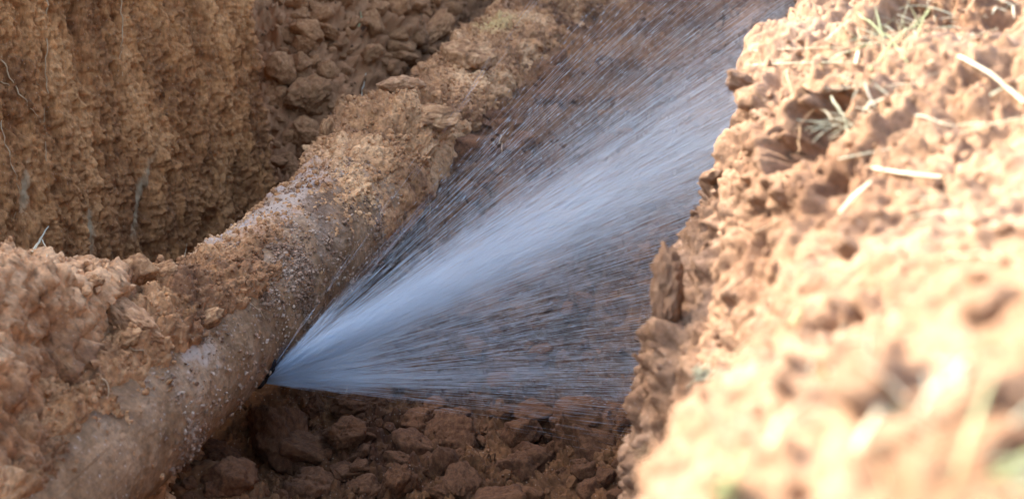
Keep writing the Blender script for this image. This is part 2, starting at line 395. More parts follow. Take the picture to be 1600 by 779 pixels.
pxs = smooth1(np.interp(wv, pl, prof[:, 0])); pzs = smooth1(np.interp(wv, pl, prof[:, 1]))
yv = np.concatenate([np.linspace(-2.5, .9, 40)[:-1], np.linspace(.9, 4.4, 520), np.linspace(4.42, 13.5, 120)])
Yb, Wb = np.meshgrid(yv, np.arange(len(wv)), indexing='ij')
xev = smooth1(np.interp(yv, ye, xe))
Xb = xev[:, None]+pxs[None, :]; Zb = z_e(Yb)+pzs[None, :]
# the ground climbs toward the photographer on the right
Zb = Zb + .16*sstep(2.4, 1.3, Yb)*sstep(.05, .7, Xb-xev[:, None])
P = np.stack([Xb, Yb, Zb], -1); nrm = grid_normals(P)
if nrm[300, -60, 2] < 0: nrm = -nrm
rg = sstep(-.35, .45, fbm(P*3.1+60, 3))            # crumbly here, packed and smoother there
disp = .070*fbm(P*2.4+2, 3)+.034*fbm(P*7+5, 5)+.030*(chunks(P*4.6, .9)-.45)+(.2+.8*rg)*.018*(chunks(P*9+8, 1.2)-.45)+.016*ridged(P*np.array((17, 17, 17))+6, 3)-.018+(.15+.85*rg)*(.013*cr(P*16, .45)+.008*cr(P*31+5, .45)+.005*cr(P*62+5, .5)+.006*popcorn(P*24+1, .2, .7))+.012*fbm(P*14+3, 3)+.008*fbm(P*34, 4)
disp = disp + .020*ridged(P*6.5+1, 4)-.024 - .045*sstep(.45, .85, fbm(P*5.5+90, 3))
def to_px(P):
    d_ = P-np.array(CAM); z_ = d_@F; return 800+FPX*(d_@Rt)/z_, 389.5-FPX*(d_@U)/z_, z_
disp = disp*(.55+.45*sstep(1.8, 3.4, Yb))
D0 = P + nrm*disp[..., None]; uu, vv, zz_ = to_px(D0)
def at_px(u, v):
    m_ = ((uu-u)**2+(vv-v)**2 < 100)*(zz_ > .3); zt = np.where(m_, zz_, 99); k_ = np.unravel_index(np.argmin(zt), zt.shape); return D0[k_]
hollow = np.zeros_like(P)
for (u, v, r, dep) in ((1238, 165, .085, .34), (1262, 200, .050, .16), (1215, 215, .045, .12), (1530, 478, .055, .12), (1300, 500, .040, .055), (1262, 512, .03, .04),
                       (1585, 715, .05, .12), (1400, 22, .05, .06), (1290, 300, .03, .05), (1110, 325, .025, .05), (1085, 350, .02, .04), (1180, 330, .02, .035), (1390, 470, .03, .05), (1215, 595, .04, .08)):
    q0 = at_px(u, v); kz = min(1, np.linalg.norm(q0-np.array(CAM))/3.3)
    dd = np.linalg.norm(D0-q0, axis=-1)/(r*kz)*(1+.35*fbm(D0*20, 2))
    mk_ = dep*kz*np.exp(-np.clip(dd, 0, 9)**4)
    hollow = hollow + mk_[..., None]*np.array((.80, .35, -.48))
disp = disp*sstep(0, .3, pl[-1]-np.interp(Wb, np.arange(len(wv)), wv))
P = P + nrm*disp[..., None] + hollow
me = mesh_np('right_bank', P, grid_faces(*Yb.shape))
right_bank = obj('right_bank', me, M_bank, kind='structure')
BANKP = P

# ------------------------------------------------------------------ left ground with an added, unseen heap raised to shade the trench
nu, nv = 150, 110
su = np.linspace(-8, 14, nu); tv = np.linspace(0, 1, nv)
Sg, Tg = np.meshgrid(su, tv, indexing='ij')
dist = Tg**1.2*9.0
base = WL + Sg[..., None]*wd - wn*(dist+.25)[..., None]
past = sstep(wlen, wlen+1.2, Sg)*.9
base = base - wn*past[..., None]
dold = -((base-HL)@hn); sold = (base-HL)@hdv
ridge = (2.90+.55*sstep(.6, 2.6, sold))*np.exp(-((dold-2.15)/1.05)**2)*(.93+.10*fbm(base*.8, 2))
zz = 1.43 + ridge + .06*fbm(base*3, 3)*sstep(0, .1, Tg)
zz = np.where(Tg > .97, 1.25, zz)
zz[:, 0] = -.4; base[:, 1] = base[:, 0]; base[:, 0] = base[:, 0]-wn*.30; zz[:, 1] = np.minimum(zz[:, 1], 1.42)
P = np.stack([base[..., 0], base[..., 1], zz], -1)
me = mesh_np('unseen_shade_heap', P, grid_faces(nu, nv)[:, ::-1]); obj('unseen_shade_heap', me, M_heap, kind='structure')
# end of the trench and the wide ground around it
nu, nv = 160, 90
xs = np.linspace(-9, 9, nu); ts = np.linspace(0, 1, nv); Xg, Tg = np.meshgrid(xs, ts, indexing='ij')
Yg = 11.6 + 6*Tg**1.2; Zg = -.1+1.7*sstep(0, .28, Tg)
Pe = np.stack([Xg, Yg, Zg], -1); Zg = Zg + .12*fbm(Pe*1.6, 4)
me = mesh_np('trench_end', np.stack([Xg, Yg, Zg], -1), grid_faces(nu, nv)); obj('trench_end', me, M_heap, kind='structure')
g = []; gf = []
def quad(x0, y0, x1, y1):
    k = len(g); g.extend([(x0, y0, 1.18), (x1, y0, 1.18), (x1, y1, 1.18), (x0, y1, 1.18)]); gf.append((k, k+1, k+2, k+3))
quad(-600, -600, 600, -2.4); quad(-600, 17, 600, 600); quad(-600, -2.4, -7, 17); quad(6.2, -2.4, 600, 17)
me = mesh_np('ground', np.array(g), np.array(gf)); obj('ground', me, M_heap, kind='structure')

# ------------------------------------------------------------------ the pipe
pipe = empty('water_pipe', tuple(P0-ZZ*PR), label='large muddy water main pipe running up the trench with water bursting from it', category='pipe')
ss = np.concatenate([np.linspace(-3.2, -.9, 30)[:-1], np.linspace(-.9, 1.8, 380), np.linspace(1.82, 8.5, 90)]); ph = np.concatenate([np.linspace(-PI, -1.1, 30)[:-1], np.linspace(-1.1, 2.4, 220), np.linspace(2.4, PI, 16)[1:]])
Sg, Ph = np.meshgrid(ss, ph, indexing='ij')
pc = pipe_pt(Sg, Ph, np.full_like(Sg, PR))
r = PR + .0035*fbm(pc*6, 3) + .0045*popcorn(pc*40, .30) + .0035*popcorn(pc*85+4, .35)+.006*np.clip(fbm(pc*9+20, 3), 0, 1)
dl = np.sqrt(((Sg-s_leak)*1.0)**2+((Ph-phi_leak)*PR)**2)
r = r - .010*np.exp(-(dl/.022)**2)
V = pipe_pt(Sg, Ph, r) - (P0-ZZ*PR)
pale = np.exp(-(((Sg-.75)/.42)**2+((Ph-R_(100))/.5)**2)) + (.55+.7*fbm(pc*16+7, 3))*np.exp(-(((Sg+.32)/.24)**2+((Ph-R_(38))/.36)**2)) + .35*sstep(.3, .9, fbm(pc*4+80, 3))
sc_ = np.exp(-((Sg-s_leak-.06)/.085)**2)*sstep(phi_leak-.15, phi_leak+.05, Ph)*sstep(phi_leak+1.0, phi_leak+.2, Ph)
bare = np.clip(sc_*1.1+.9*np.exp(-(dl/.05)**2)+.9*np.exp(-(((Sg-.62)/.07)**2+((Ph-R_(82))/.10)**2))+.5*np.exp(-(((Sg+.05)/.05)**2+((Ph-R_(-5))/.5)**2)), 0, 1)
BARP = V+(P0-ZZ*PR); BS = Sg; BPH = Ph
me = mesh_np('pipe_barrel', V, grid_faces(*Sg.shape), attrs={'pale': np.clip(pale, 0, 1), 'bare': bare})
obj('pipe_barrel', me, M_pipe, pipe)
# the crack itself: torn lips of metal round a dark slot
mc, n = M_new('wet_dark_metal'); b = N(n, 'ShaderNodeBsdfPrincipled', Roughness=.25, Metallic=.6); b.inputs['Base Color'].default_value = (.05, .055, .065, 1)
nz = N(n, 'ShaderNodeTexNoise', Scale=180.0, Detail=4.0); bu = N(n, 'ShaderNodeBump', Strength=.5, Distance=.003); n.links.new(nz.outputs[0], bu.inputs['Height']); n.links.new(bu.outputs[0], b.inputs['Normal'])
o = N(n, 'ShaderNodeOutputMaterial'); n.links.new(b.outputs[0], o.inputs[0]); M_metal = mc
aa = np.linspace(0, 2*PI, 40, endpoint=False); rings = []
for (k, hgt) in ((1.5, -.003), (1.15, .007), (.85, .006), (.5, -.012)):
    ra = .013*k*(1+.25*np.sin(3*aa+1)+.15*np.sin(7*aa)); rb = .048*k*(1+.15*np.sin(5*aa))
    rings.append(pipe_pt(s_leak-.012+ra*np.cos(aa), phi_leak+.20+rb*np.sin(aa)/PR, PR+hgt+.003*np.sin(7*aa)))
V = np.array(rings).reshape(-1, 3)-(P0-ZZ*PR); fs = []
for i in range(3):
    for j in range(40):
        fs.append((i*40+j, i*40+(j+1) % 40, (i+1)*40+(j+1) % 40, (i+1)*40+j))
me = mesh_np('crack_lip', V, np.array(fs)); obj('crack_lip', me, M_metal, pipe)

# ------------------------------------------------------------------ soil lying on the pipe
ss = np.concatenate([np.linspace(-2.6, -1.35, 20)[:-1], np.linspace(-1.35, 4.4, 1180), np.linspace(4.42, 8, 120)]); ph = np.concatenate([np.linspace(R_(-60), R_(165), 360), np.linspace(R_(167), R_(215), 12)])
Sg, Ph = np.meshgrid(ss, ph, indexing='ij'); PhD = np.degrees(Ph)
pc = pipe_pt(Sg, Ph, np.full_like(Sg, PR*1.1))
th = np.interp(ss, [-2.6, -1.6, -1.2, -.9, -.6, -.35, -.15, .1, .35, .55, .8, 1.05, 1.3, 1.55, 1.66, 1.8, 2.1, 2.45, 2.6, 2.9, 3.3, 3.8, 4.5, 8],
               [.05, .05, .05, .05, .06, .07, .06, .040, .022, .010, .006, .016, .03, .05, .085, .085, .065, .03, .045, .04, .045, .055, .07, .08])[:, None]
lim = np.interp(ss, [-2.6, -1.0, -.55, -.3, -.12, .1, .5, 1.0, 1.5, 2.2, 3.0, 4.5, 8], [60, 62, 58, 55, 46, 46, 58, 44, 30, 18, 8, 0, -10])[:, None]
lim = lim + 16*fbm(pc*2.2, 3) + 16*fbm(pc*9, 3)
cover = sstep(lim-14, lim+14+190*np.clip(th-.06, 0, 1), PhD)
left = 1-.25*sstep(150, 200, PhD)
body = th*cover*left
pc = pipe_pt(Sg, Ph, PR+body)
big = .5*fbm(pc*3.4+6, 5)
gran = .050*(chunks(pc*7, .7)-.35)+.030*(chunks(pc*14+4, .7)-.35)+.016*cr(pc*13+2, .6)+.022*popcorn(pc*22+2, .5, .5)+.015*popcorn(pc*38+8, .55, .5)+.009*cr(pc*40+8, .5)+.009*popcorn(pc*70+1, .6, .5)+.005*fbm(pc*60, 3)+.02*fbm(pc*10+4, 3)-.008
k = np.clip(body/.08, 0, 1)
h = body*(1+.75*big) + .045*(chunks(pc*3.6+8, .9)-.45)*np.clip(body/.06, 0, 1) + .05*np.exp(-(((Sg-1.67)/.06)**2+((PhD-128)/14)**2)) + .035*fbm(pc*6+71, 3)*np.clip(body/.08, 0, 1) + gran*(.22+.58*k)*(.25+.75*cover) - .014 + .012*fbm(pc*12, 3)
h = h - .02*(1-cover)
# sparse patches of stuck crumbs on the bare flank
patch = sstep(-.30, .35, fbm(pc*6+33, 4)+.5*sstep(25, 75, PhD))*sstep(-10, 40, PhD)*(1-cover)
h = h + patch*(.016+.9*(.020*cr(pc*27+8, .65)+.012*cr(pc*54, .6)+.008*cr(pc*100, .6)))
h = np.where(h < -.012, -.012, h)
# far beyond the spray the clay sheathes the flank as well
flank = sstep(.75, 1.5, Sg)*(.018+.03*fbm(pc*3+50, 4)+.018*chunks(pc*9+3)+.014*popcorn(pc*24, .5))
h = np.maximum(h, flank*sstep(-40, 0, PhD)*1.0 - .012)
V = pipe_pt(Sg, Ph, PR+h)
palec = np.clip(np.exp(-(((Sg-.75)/.5)**2+((Ph-R_(100))/.5)**2))*.9 + .4*sstep(.2, .7, fbm(pc*3.5+11, 3)), 0, 1)
och = np.clip(np.exp(-(((Sg-3.4)/.28)**2+((Ph-R_(95))/.5)**2)), 0, 1)
palec = palec*sstep(-.35, .2, Sg)
me = mesh_np('clinging_soil', V, grid_faces(*Sg.shape), attrs={'pale': palec, 'ochre': och})
crust = obj('clinging_soil', me, M_crust, kind='stuff', label='crumbly brown soil caked along the top of the water pipe', category='soil')
CRUSTP = V


# ------------------------------------------------------------------ earth mound lying over the near end of the pipe
mc_ = P0+AX*(-1.22)-NX*.10; 
mu = np.concatenate([np.linspace(-1, -.25, 40)[:-1], np.linspace(-.25, 1, 420)]); mw_ = np.linspace(-.9, 1, 430)
Mu, Mw = np.meshgrid(mu, mw_, indexing='ij')
ms = -.98+1.06*Mu; mdd = -.16+.62*Mw                      # along, across the pipe
base = P0+AX*ms[..., None]+NX*mdd[..., None]; base[..., 2] = 0
crest = np.interp(ms[:, 0], [-2.2, -1.4, -1.0, -.8, -.55, -.35, -.18, .02, .08], [.95, .93, .87, .80, .69, .585, .50, .42, .30])[:, None]
edge = np.interp(ms[:, 0], [-2.2, -1.2, -.9, -.6, -.35, -.1, .1], [.12, .0, -.03, -.045, -.06, -.12, -.25])[:, None] + .05*fbm(np.stack([ms, ms*0+3, ms*0], -1)*4, 3)
zm = crest - .10*np.clip(-.05-mdd, 0, 1) - 1.15*np.clip(mdd+.13, 0, 1)**1.25*1.1
zm = zm - 4.5*np.clip(mdd-edge, 0, 1) - 2.2*np.clip(-.42-mdd, 0, 1)
zm = zm - 3.5*np.clip(ms-.0, 0, 1)
zm = zm + .07*fbm(base*2.6+30, 4)
P = np.stack([base[..., 0], base[..., 1], zm], -1)
nrm = grid_normals(P)
if nrm[200, 200, 2] < 0: nrm = -nrm
gr_ = sstep(-.5, .4, fbm(P*3+14, 3))
disp = .040*(chunks(P*6, .7)-.4)+.030*(chunks(P*12+5, .7)-.35)+.012*gr_+(.35+gr_)*(.016*cr(P*12+2, .5)+.018*popcorn(P*21, .45, .6)+.012*popcorn(P*38+3, .5, .6)+.007*cr(P*50, .6))+.006*fbm(P*60, 3)+.012*fbm(P*30, 4)+.022*fbm(P*9+3, 4)-.012*cr(P*40+60, .4)
P = P+nrm*disp[..., None]
me = mesh_np('soil_mound', P, grid_faces(*Mu.shape)); MOUNDP = P
obj('soil_mound', me, M_mound, kind='structure')

bpy.context.view_layer.update()
DG = bpy.context.evaluated_depsgraph_get()
def hit(u, v):
    dd = Vector(pdir(u, v)).normalized()
    ok, loc, nr, idx, ob, mt = S.ray_cast(DG, CAM, dd)
    if not ok: return None
    return loc, nr, ob
def drop(x, y, ztop=2.2):
    ok, loc, nr, idx, ob, mt = S.ray_cast(DG, Vector((x, y, ztop)), Vector((0, 0, -1)))
    return (loc, nr, ob) if ok else None

# ------------------------------------------------------------------ clods
def ico(level):
    bm = bmesh.new(); bmesh.ops.create_icosphere(bm, subdivisions=level, radius=1)
    V = np.array([v.co[:] for v in bm.verts], np.float32); Fc = np.array([[v.index for v in f.verts] for f in bm.faces], np.int32); bm.free()
    V /= np.linalg.norm(V, axis=1, keepdims=True)
    return V, Fc
ICO = {l: ico(l) for l in (1, 2, 4, 5, 6)}
def clod_mesh(seed, level=5, sharp=26, nplane=13, crumb=1.0, squash=(1, 1, .85), name='earth_clod'):
    r0 = np.random.default_rng(seed); V, Fc = ICO[level]
    n_ = r0.normal(size=(nplane, 3)); n_ /= np.linalg.norm(n_, axis=1, keepdims=True); dpl = r0.uniform(.62, 1.0, nplane)
    dd = np.clip(V@n_.T, .02, None); rr = dpl/dd
    soft = -np.log(np.exp(-sharp*np.minimum(rr, 2.2)).sum(1))/sharp
    soft = np.minimum(soft, 1.25)
    Q = V*soft[:, None]; o = seed*3.7
    dsp = .16*fbm(Q*1.5+o, 4)+.10*(chunks(Q*2.4+o, .8)-.45)*crumb+.07*fbm(Q*4+o, 4)+.07*cr(Q*5+o, .5)*crumb+.035*popcorn(Q*9+o, .45)*crumb+.03*cr(Q*14+o, .5)*crumb+.02*fbm(Q*20+o, 3)
    Q = Q+V*dsp[:, None]
    Q = Q*np.array(squash)
    return mesh_np(name, Q*.8, Fc)
BIG = [clod_mesh(100+i, 5) for i in range(9)]
MED = [clod_mesh(200+i, 4, nplane=11) for i in range(10)]
for m_ in BIG+MED: m_.materials.append(M_clod)
def place_clod(mesh, loc, size, label, group, sink=.35, rot=None, scale=(1, 1, 1), mat=None, name='earth_clod', cat='clod'):
    o = bpy.data.objects.new(name, mesh); COL.objects.link(o)
    rot = rot or (random.uniform(-.5, .5), random.uniform(-.5, .5), random.uniform(0, 6.28))
    o.rotation_euler = rot; o.scale = (size*scale[0], size*scale[1], size*scale[2])
    o.location = (loc[0], loc[1], loc[2]+size*.75*(.5-sink))
    o['label'] = label; o['category'] = cat
    if group: o['group'] = group
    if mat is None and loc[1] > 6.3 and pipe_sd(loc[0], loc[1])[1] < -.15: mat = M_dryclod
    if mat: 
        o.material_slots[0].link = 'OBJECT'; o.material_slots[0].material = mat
    return o
# named large ones: u, v on the photograph, radius, sink, label
named = [
 (435, 690, .150, .35, 'largest smooth brown clod, flat-sided, lying directly below the leak beside the pipe', (1.15, .8, 1.0)),
 (490, 648, .060, .15, 'small rounded clod perched against the large clod under the spray', (1, 1, 1)),
 (540, 690, .085, .3, 'medium clod right of the large flat-sided clod below the leak', (1, 1, 1)),
 (500, 770, .095, .3, 'squarish clod cut by the bottom edge of the photo below the large flat-sided clod', (1.1, 1, 1)),
 (620, 760, .085, .3, 'upright pointed clod near the bottom edge, midway between pipe and sunlit bank', (.8, .8, 1.2)),
 (700, 690, .090, .4, 'ochre-tinged clod in the middle of the pit, under the lower edge of the spray', (1.2, 1, .8)),
 (720, 765, .070, .3, 'broken flattish clod at the bottom edge right of the upright pointed clod', (1.3, 1, .7)),
 (570, 636, .100, .45, 'long dark clod just under the bottom edge of the spray', (1.5, .8, .8)),
 (915, 665, .170, .45, 'broad rough hump of earth against the foot of the right bank', (1.1, 1, .9)),
 (810, 740, .090, .4, 'lumpy clod left of the broad earth hump at the bank foot', (1.1, 1, .9)),
 (345, 720, .100, .4, 'half hidden clod tucked under the belly of the pipe', (1, 1, .8)),
 (480, 160, .120, .3, 'big rounded clod next to the corner of the scraped wall', (1.1, 1, .9)),
 (478, 215, .085, .3, 'greyish block-shaped clod low beside the corner of the scraped wall', (1, 1, 1.1)),
 (545, 168, .060, .2, 'pale upright clod, left one of a pair above the soil-covered pipe', (.8, .8, 1.2)),
 (575, 165, .055, .2, 'pale upright clod, right one of a pair above the soil-covered pipe', (.8, .8, 1.1)),
 (510, 55, .070, .3, 'clod standing out high on the rubble slope by the top of the wall corner', (1.2, 1, .8)),
 (680, 50, .110, .4, 'overhanging dark slab of earth high on the rubble slope', (1.5, 1, .7)),
 (450, 270, .080, .35, 'dark clod in the deep gap between scraped wall and pipe', (1.1, 1, 1)),
]
cnt = 0; anchors = []
SHORT = ['flat-sided big clod', 'small rounded clod', 'clod beside the flat-sided one', 'squarish bottom clod', 'upright pointed clod', 'ochre-tinged clod', 'flattish bottom clod',
         'long dark clod', 'broad earth hump', 'lumpy clod by the hump', 'clod under the pipe', 'big clod by the wall corner', 'greyish block clod', 'left pale upright clod', 'right pale upright clod',
         'high clod by the wall top', 'dark overhanging slab', 'dark clod in the gap']
def floor_hit(u, v):
    org = CAM.copy(); dd = Vector(pdir(u, v)).normalized()
    for _ in range(6):
        ok, loc, nr, idx, ob, mt = S.ray_cast(DG, org, dd)
        if not ok: return None
        if ob.name == 'trench_floor': return loc, nr, ob
        if ob.name not in ('right_bank',): 
            if ob.name in ('clinging_soil', 'pipe_barrel', 'trench_wall'): return None
        org = loc + dd*.01
    return None
def where(u, v, sz, lo, hi):
    q_ = (math.log(sz/lo)/math.log(hi/lo)); size = 'tiny' if q_ < .2 else 'small' if q_ < .5 else 'middling' if q_ < .78 else 'large'
    au, av, al = min(anchors, key=lambda a: (a[0]-u)**2+(a[1]-v)**2)
    du, dv = u-au, v-av; dist = math.hypot(du, dv)
    side = ('right of' if du > 0 else 'left of') if abs(du) > abs(dv) else ('below' if dv > 0 else 'above')
    return size, ('close ' if dist < 55 else 'far ' if dist > 120 else '')+side+' the '+al
for i, (u, v, sz, sk, lab, sc3) in enumerate(named):
    hh = floor_hit(u, v)
    if not hh: continue
    place_clod(BIG[i % 9], hh[0], sz, lab, None, sk, scale=sc3)
    anchors.append((u, v, SHORT[i])) if i < len(SHORT) else anchors.append((u, v, lab.split(',')[0].split(' in ')[0].split(' lying')[0].split(' cut by')[0].split(' next to')[0].split(' perched')[0].split(' right of')[0].split(' left of')[0].split(' tucked')[0].split(' low ')[0].split(' high')[0].split(' standing')[0].split(' just')[0].split(' near')[0].split(' against')[0].split(' at the')[0]))
def scatter(n_, region, smin, smax, lab, grp, meshes, power=2.2, accept=None):
    c = 0; tries = 0
    while c < n_ and tries < n_*6:
        tries += 1
        u = random.uniform(region[0], region[2]); v = random.uniform(region[1], region[3])
        hh = hit(u, v)
        if not hh or hh[2].name not in ('trench_floor',) : continue
        if accept and not accept(u, v): continue
        sz = smin*(smax/smin)**(random.random()**power)
        sw_, wh = where(u, v, sz, smin, smax)
        place_clod(random.choice(meshes), hh[0], sz, sw_+' '+lab+' '+wh, grp, random.uniform(.2, .45),
                   scale=(random.uniform(.8, 1.3), random.uniform(.8, 1.2), random.uniform(.7, 1.1)))
        c += 1
scatter(100, (270, 640, 985, 800), .022, .105, 'pit clod', 'clods in the pit below the spray', MED)
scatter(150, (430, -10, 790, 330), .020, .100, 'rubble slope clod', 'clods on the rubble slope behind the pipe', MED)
scatter(60, (600, 60, 1180, 620), .022, .075, 'clod behind the spray', 'clods on the floor behind the spray', MED)

# lumps resting on the pipe's soil
def on_crust(u, v, size, label, scale, mesh, mat=M_crust, sink=.35, rot=None, name='earth_clod'):
    hh = hit(u, v)
    if hh: return place_clod(mesh, hh[0], size, label, None, sink, rot, scale, mat, name)
on_crust(672, 182, .115, 'pale flat slab of clay jutting from the soil on top of the pipe', (1.15, 1.0, .55), BIG[2], rot=(.1, .05, .3), sink=.62)
on_crust(735, 90, .120, 'yellow ochre lump of clay on the pipe near the top of the photo', (1.1, 1, .8), BIG[5])
on_crust(512, 205, .050, 'small pointed lump rising from the soil on the pipe like a thumb', (.6, .6, 1.7), MED[3], rot=(.1, .1, 1))
on_crust(620, 140, .09, 'dark crumbly lump on the pipe crest behind the pale flat slab', (1.2, 1, .8), BIG[4], mat=M_mound)
on_crust(205, 505, .150, 'smooth-faced slab of damp earth leaning on the left mound beside the bare pipe', (.62, 1.1, .5), BIG[1], mat=M_mound, rot=(.2, .75, .9), sink=.5)
on_crust(150, 440, .030, 'small pale grey stone on the crest of the left mound', (1, 1, .8), MED[1], name='small_stone')
on_crust(215, 425, .060, 'knobbly clod on the pipe crest right of the small pale stone', (1, 1, 1), MED[5])
on_crust(262, 425, .050, 'right one of two knobbly clods on the pipe crest before the bare patch', (1, 1, .9), MED[7])
on_crust(330, 500, .050, 'reddish broken lump stuck on the upper flank of the pipe left of the leak', (1.3, 1, .7), MED[8])
on_crust(205, 530, .045, 'small lump of soil in the hollow beneath the leaning slab', (1.2, 1, .7), MED[2])

# shaded chunk clinging to the side of the right bank, and others on the bank
RUGGED = clod_mesh(977, 5, nplane=16, crumb=2.0); RUGGED.materials.append(M_clod)
def bank_clod(u, v, t, size, label, scale, mesh, rot=None, mat=M_bank):
    p = pd(u, v, t); return place_clod(mesh, p, size, label, None, .5, rot, scale, mat)
bank_clod(1046, 452, 3.86, .098, 'shaded upright chunk of earth clinging to the inner side of the sunlit bank', (.40, .6, 1.35), RUGGED, rot=(.1, .12, .4))
bank_clod(1022, 520, 3.95, .05, 'small dark crumb of earth below the shaded upright chunk on the bank side', (.8, .8, .7), MED[4])
for (u, v, sz, lab) in ((1160, 130, .04, 'rounded lump at the bank edge left of the dark hollow'), (1560, 490, .045, 'blurred lump above the dark pocket at the right edge of the photo'),
                        (1390, 610, .05, 'pale blurred lump in the lower middle of the sunlit bank'), (1120, 275, .035, 'lit lump on the ledge that sticks out below the dark hollow'),
                        (1580, 640, .05, 'blurred lump at the right edge above the green grass'), (1330, 390, .035, 'small lit lump in the middle of the sunlit bank')):
    hh = hit(u, v)
    if hh: place_clod(random.choice(MED), hh[0], sz, lab, None, .45, None, (1.2, 1, .8), M_bank)

# ------------------------------------------------------------------ loose crumbs (uncountable)
def crumbs(name, pts, nrms, sizes, mat, label, level=1):
    V, Fc = ICO[level]; n_ = len(pts); k = len(V)
    r0 = np.random.default_rng(len(name)+n_)
    variants = []
    for i in range(24):
        W = V*(1+r0.uniform(-.34, .34, (k, 1)))*r0.uniform(.6, 1.25, (1, 3)); qx, _ = np.linalg.qr(r0.normal(size=(3, 3))); variants.append(W@qx)
    variants = np.array(variants, np.float32)
    P = variants[r0.integers(0, 24, n_)]*sizes[:, None, None] + (pts+nrms*(sizes*.35)[:, None])[:, None, :]
    Fa = (Fc[None]+(np.arange(n_)*k)[:, None, None]).reshape(-1, 3)
    me = mesh_np(name, P.reshape(-1, 3), Fa, smooth=False)
    return obj(name, me, mat, kind='stuff', label=label, category='crumbs')
def pick(P, n_, smin, smax, mask=None, pw=3.0, seed=1):
    r0 = np.random.default_rng(seed); nr = grid_normals(P)
    m = np.ones(P.shape[:2]) if mask is None else mask
    pr = m.ravel()/m.sum(); idx = r0.choice(pr.size, n_, p=pr)
    sz = smin*(smax/smin)**(r0.random(n_)**pw)
    return P.reshape(-1, 3)[idx]+r0.normal(size=(n_, 3))*.003, nr.reshape(-1, 3)[idx], sz
msk = (cover+.10)*sstep(-1.2, -.9, Sg)*sstep(5.6, 4.5, Sg)*sstep(170, 150, PhD)*sstep(-50, -30, PhD)
p_, n_, s_ = pick(CRUSTP, 16000, .0024, .013, msk, 3.0, 3); crumbs('soil_crumbs', p_, n_, s_, M_crust, 'loose soil crumbs scattered over the pipe and its soil cover')
bp = BARP; r_m = sstep(-.7, -.4, BS)*sstep(2.2, 1.2, BS)*sstep(-.75, -.3, BPH)*sstep(2.4, 1.8, BPH)*(.05+2.2*np.clip(fbm(bp*4+9, 4)-.1, 0, 1)**1.5)
p_, n_, s_ = pick(bp, 11000, .0014, .0085, r_m, 2.6, 8); crumbs('pipe_specks', p_, n_, s_, M_speck, 'pale grit and specks of clay sticking to the bare flank of the pipe')
p_, n_, s_ = pick(MOUNDP, 4500, .003, .018, None, 3.0, 9); n_[n_[:, 2] < 0] *= -1; crumbs('mound_crumbs', p_, n_, s_, M_mound, 'loose damp crumbs over the earth mound at the left')
fm = (Y > 3.9)*(Y < 11)*1.0
p_, n_, s_ = pick(np.stack([X, Y, Z], -1), 8000, .004, .026, fm, 2.6, 4); n_[n_[:, 2] < 0] *= -1
crumbs('floor_crumbs', p_, n_, s_, M_floor, 'loose soil crumbs and grit over the trench floor')
bm_ = (Yb > 1.2)*(Yb < 4.6)*(Xb < 2)*(Zb > .3)*1.0
p_, n_, s_ = pick(BANKP, 3500, .003, .013, bm_*(.15+rg), 3.0, 5); n_[(n_[:, 2] < 0)] *= -1
crumbs('bank_crumbs', p_, n_, s_, M_bank, 'dry soil crumbs over the sunlit bank')

# ------------------------------------------------------------------ thin things: straw, blades, roots
def tube(pts, rads, nseg=6, flat=1.0):
    pts = np.array(pts, float); n_ = len(pts); T = np.gradient(pts, axis=0); T /= np.linalg.norm(T, axis=1, keepdims=True)+1e-9
    up = np.array((0, 0, 1.)) if abs(T[0][2]) < .9 else np.array((1., 0, 0))
    V = []
    for i in range(n_):
        a = np.cross(T[i], up); a /= np.linalg.norm(a)+1e-9; b = np.cross(a, T[i])
        for j in range(nseg):
            an = 2*PI*j/nseg; V.append(pts[i]+rads[i]*(math.cos(an)*a+flat*math.sin(an)*b))
    Fs = []
    for i in range(n_-1):
        for j in range(nseg):
            Fs.append((i*nseg+j, i*nseg+(j+1) % nseg, (i+1)*nseg+(j+1) % nseg, (i+1)*nseg+j))
    return np.array(V), np.array(Fs)
def strand(name, pts, r0, mat, label, cat, r1=None, wob=0.0, n_=14, flat=1.0, group=None, seed=0):
    pts = np.array(pts, float); t = np.linspace(0, len(pts)-1, n_)
    P = np.stack([np.interp(t, range(len(pts)), pts[:, k]) for k in range(3)], -1)
    if len(pts) > 2:
        kk = np.array([.25, .5, .25])
        for _ in range(3):
            Pp = np.pad(P, ((1, 1), (0, 0)), mode='edge'); P[1:-1] = (Pp[:-2]*.25+Pp[1:-1]*.5+Pp[2:]*.25)[1:-1]
    if wob: P = P + wob*np.stack([fbm(P*22+seed, 2), fbm(P*22+seed+40, 2), fbm(P*22+seed+80, 2)], -1)
    r1 = r0*.25 if r1 is None else r1
    V, Fs = tube(P, np.linspace(r0, r1, n_), 6, flat)
    o0 = P[0]; me = mesh_np(name, V-o0, Fs)
    o = obj(name, me, mat, loc=tuple(o0), label=label, category=cat)
    if group: o['group'] = group
    return o
def surf(u, v, lift=.008):
    hh = hit(u, v)
    if not hh: return pd(u, v, 4.0)
    d_ = Vector(pdir(u, v)).normalized(); return np.array(hh[0]-d_*lift)
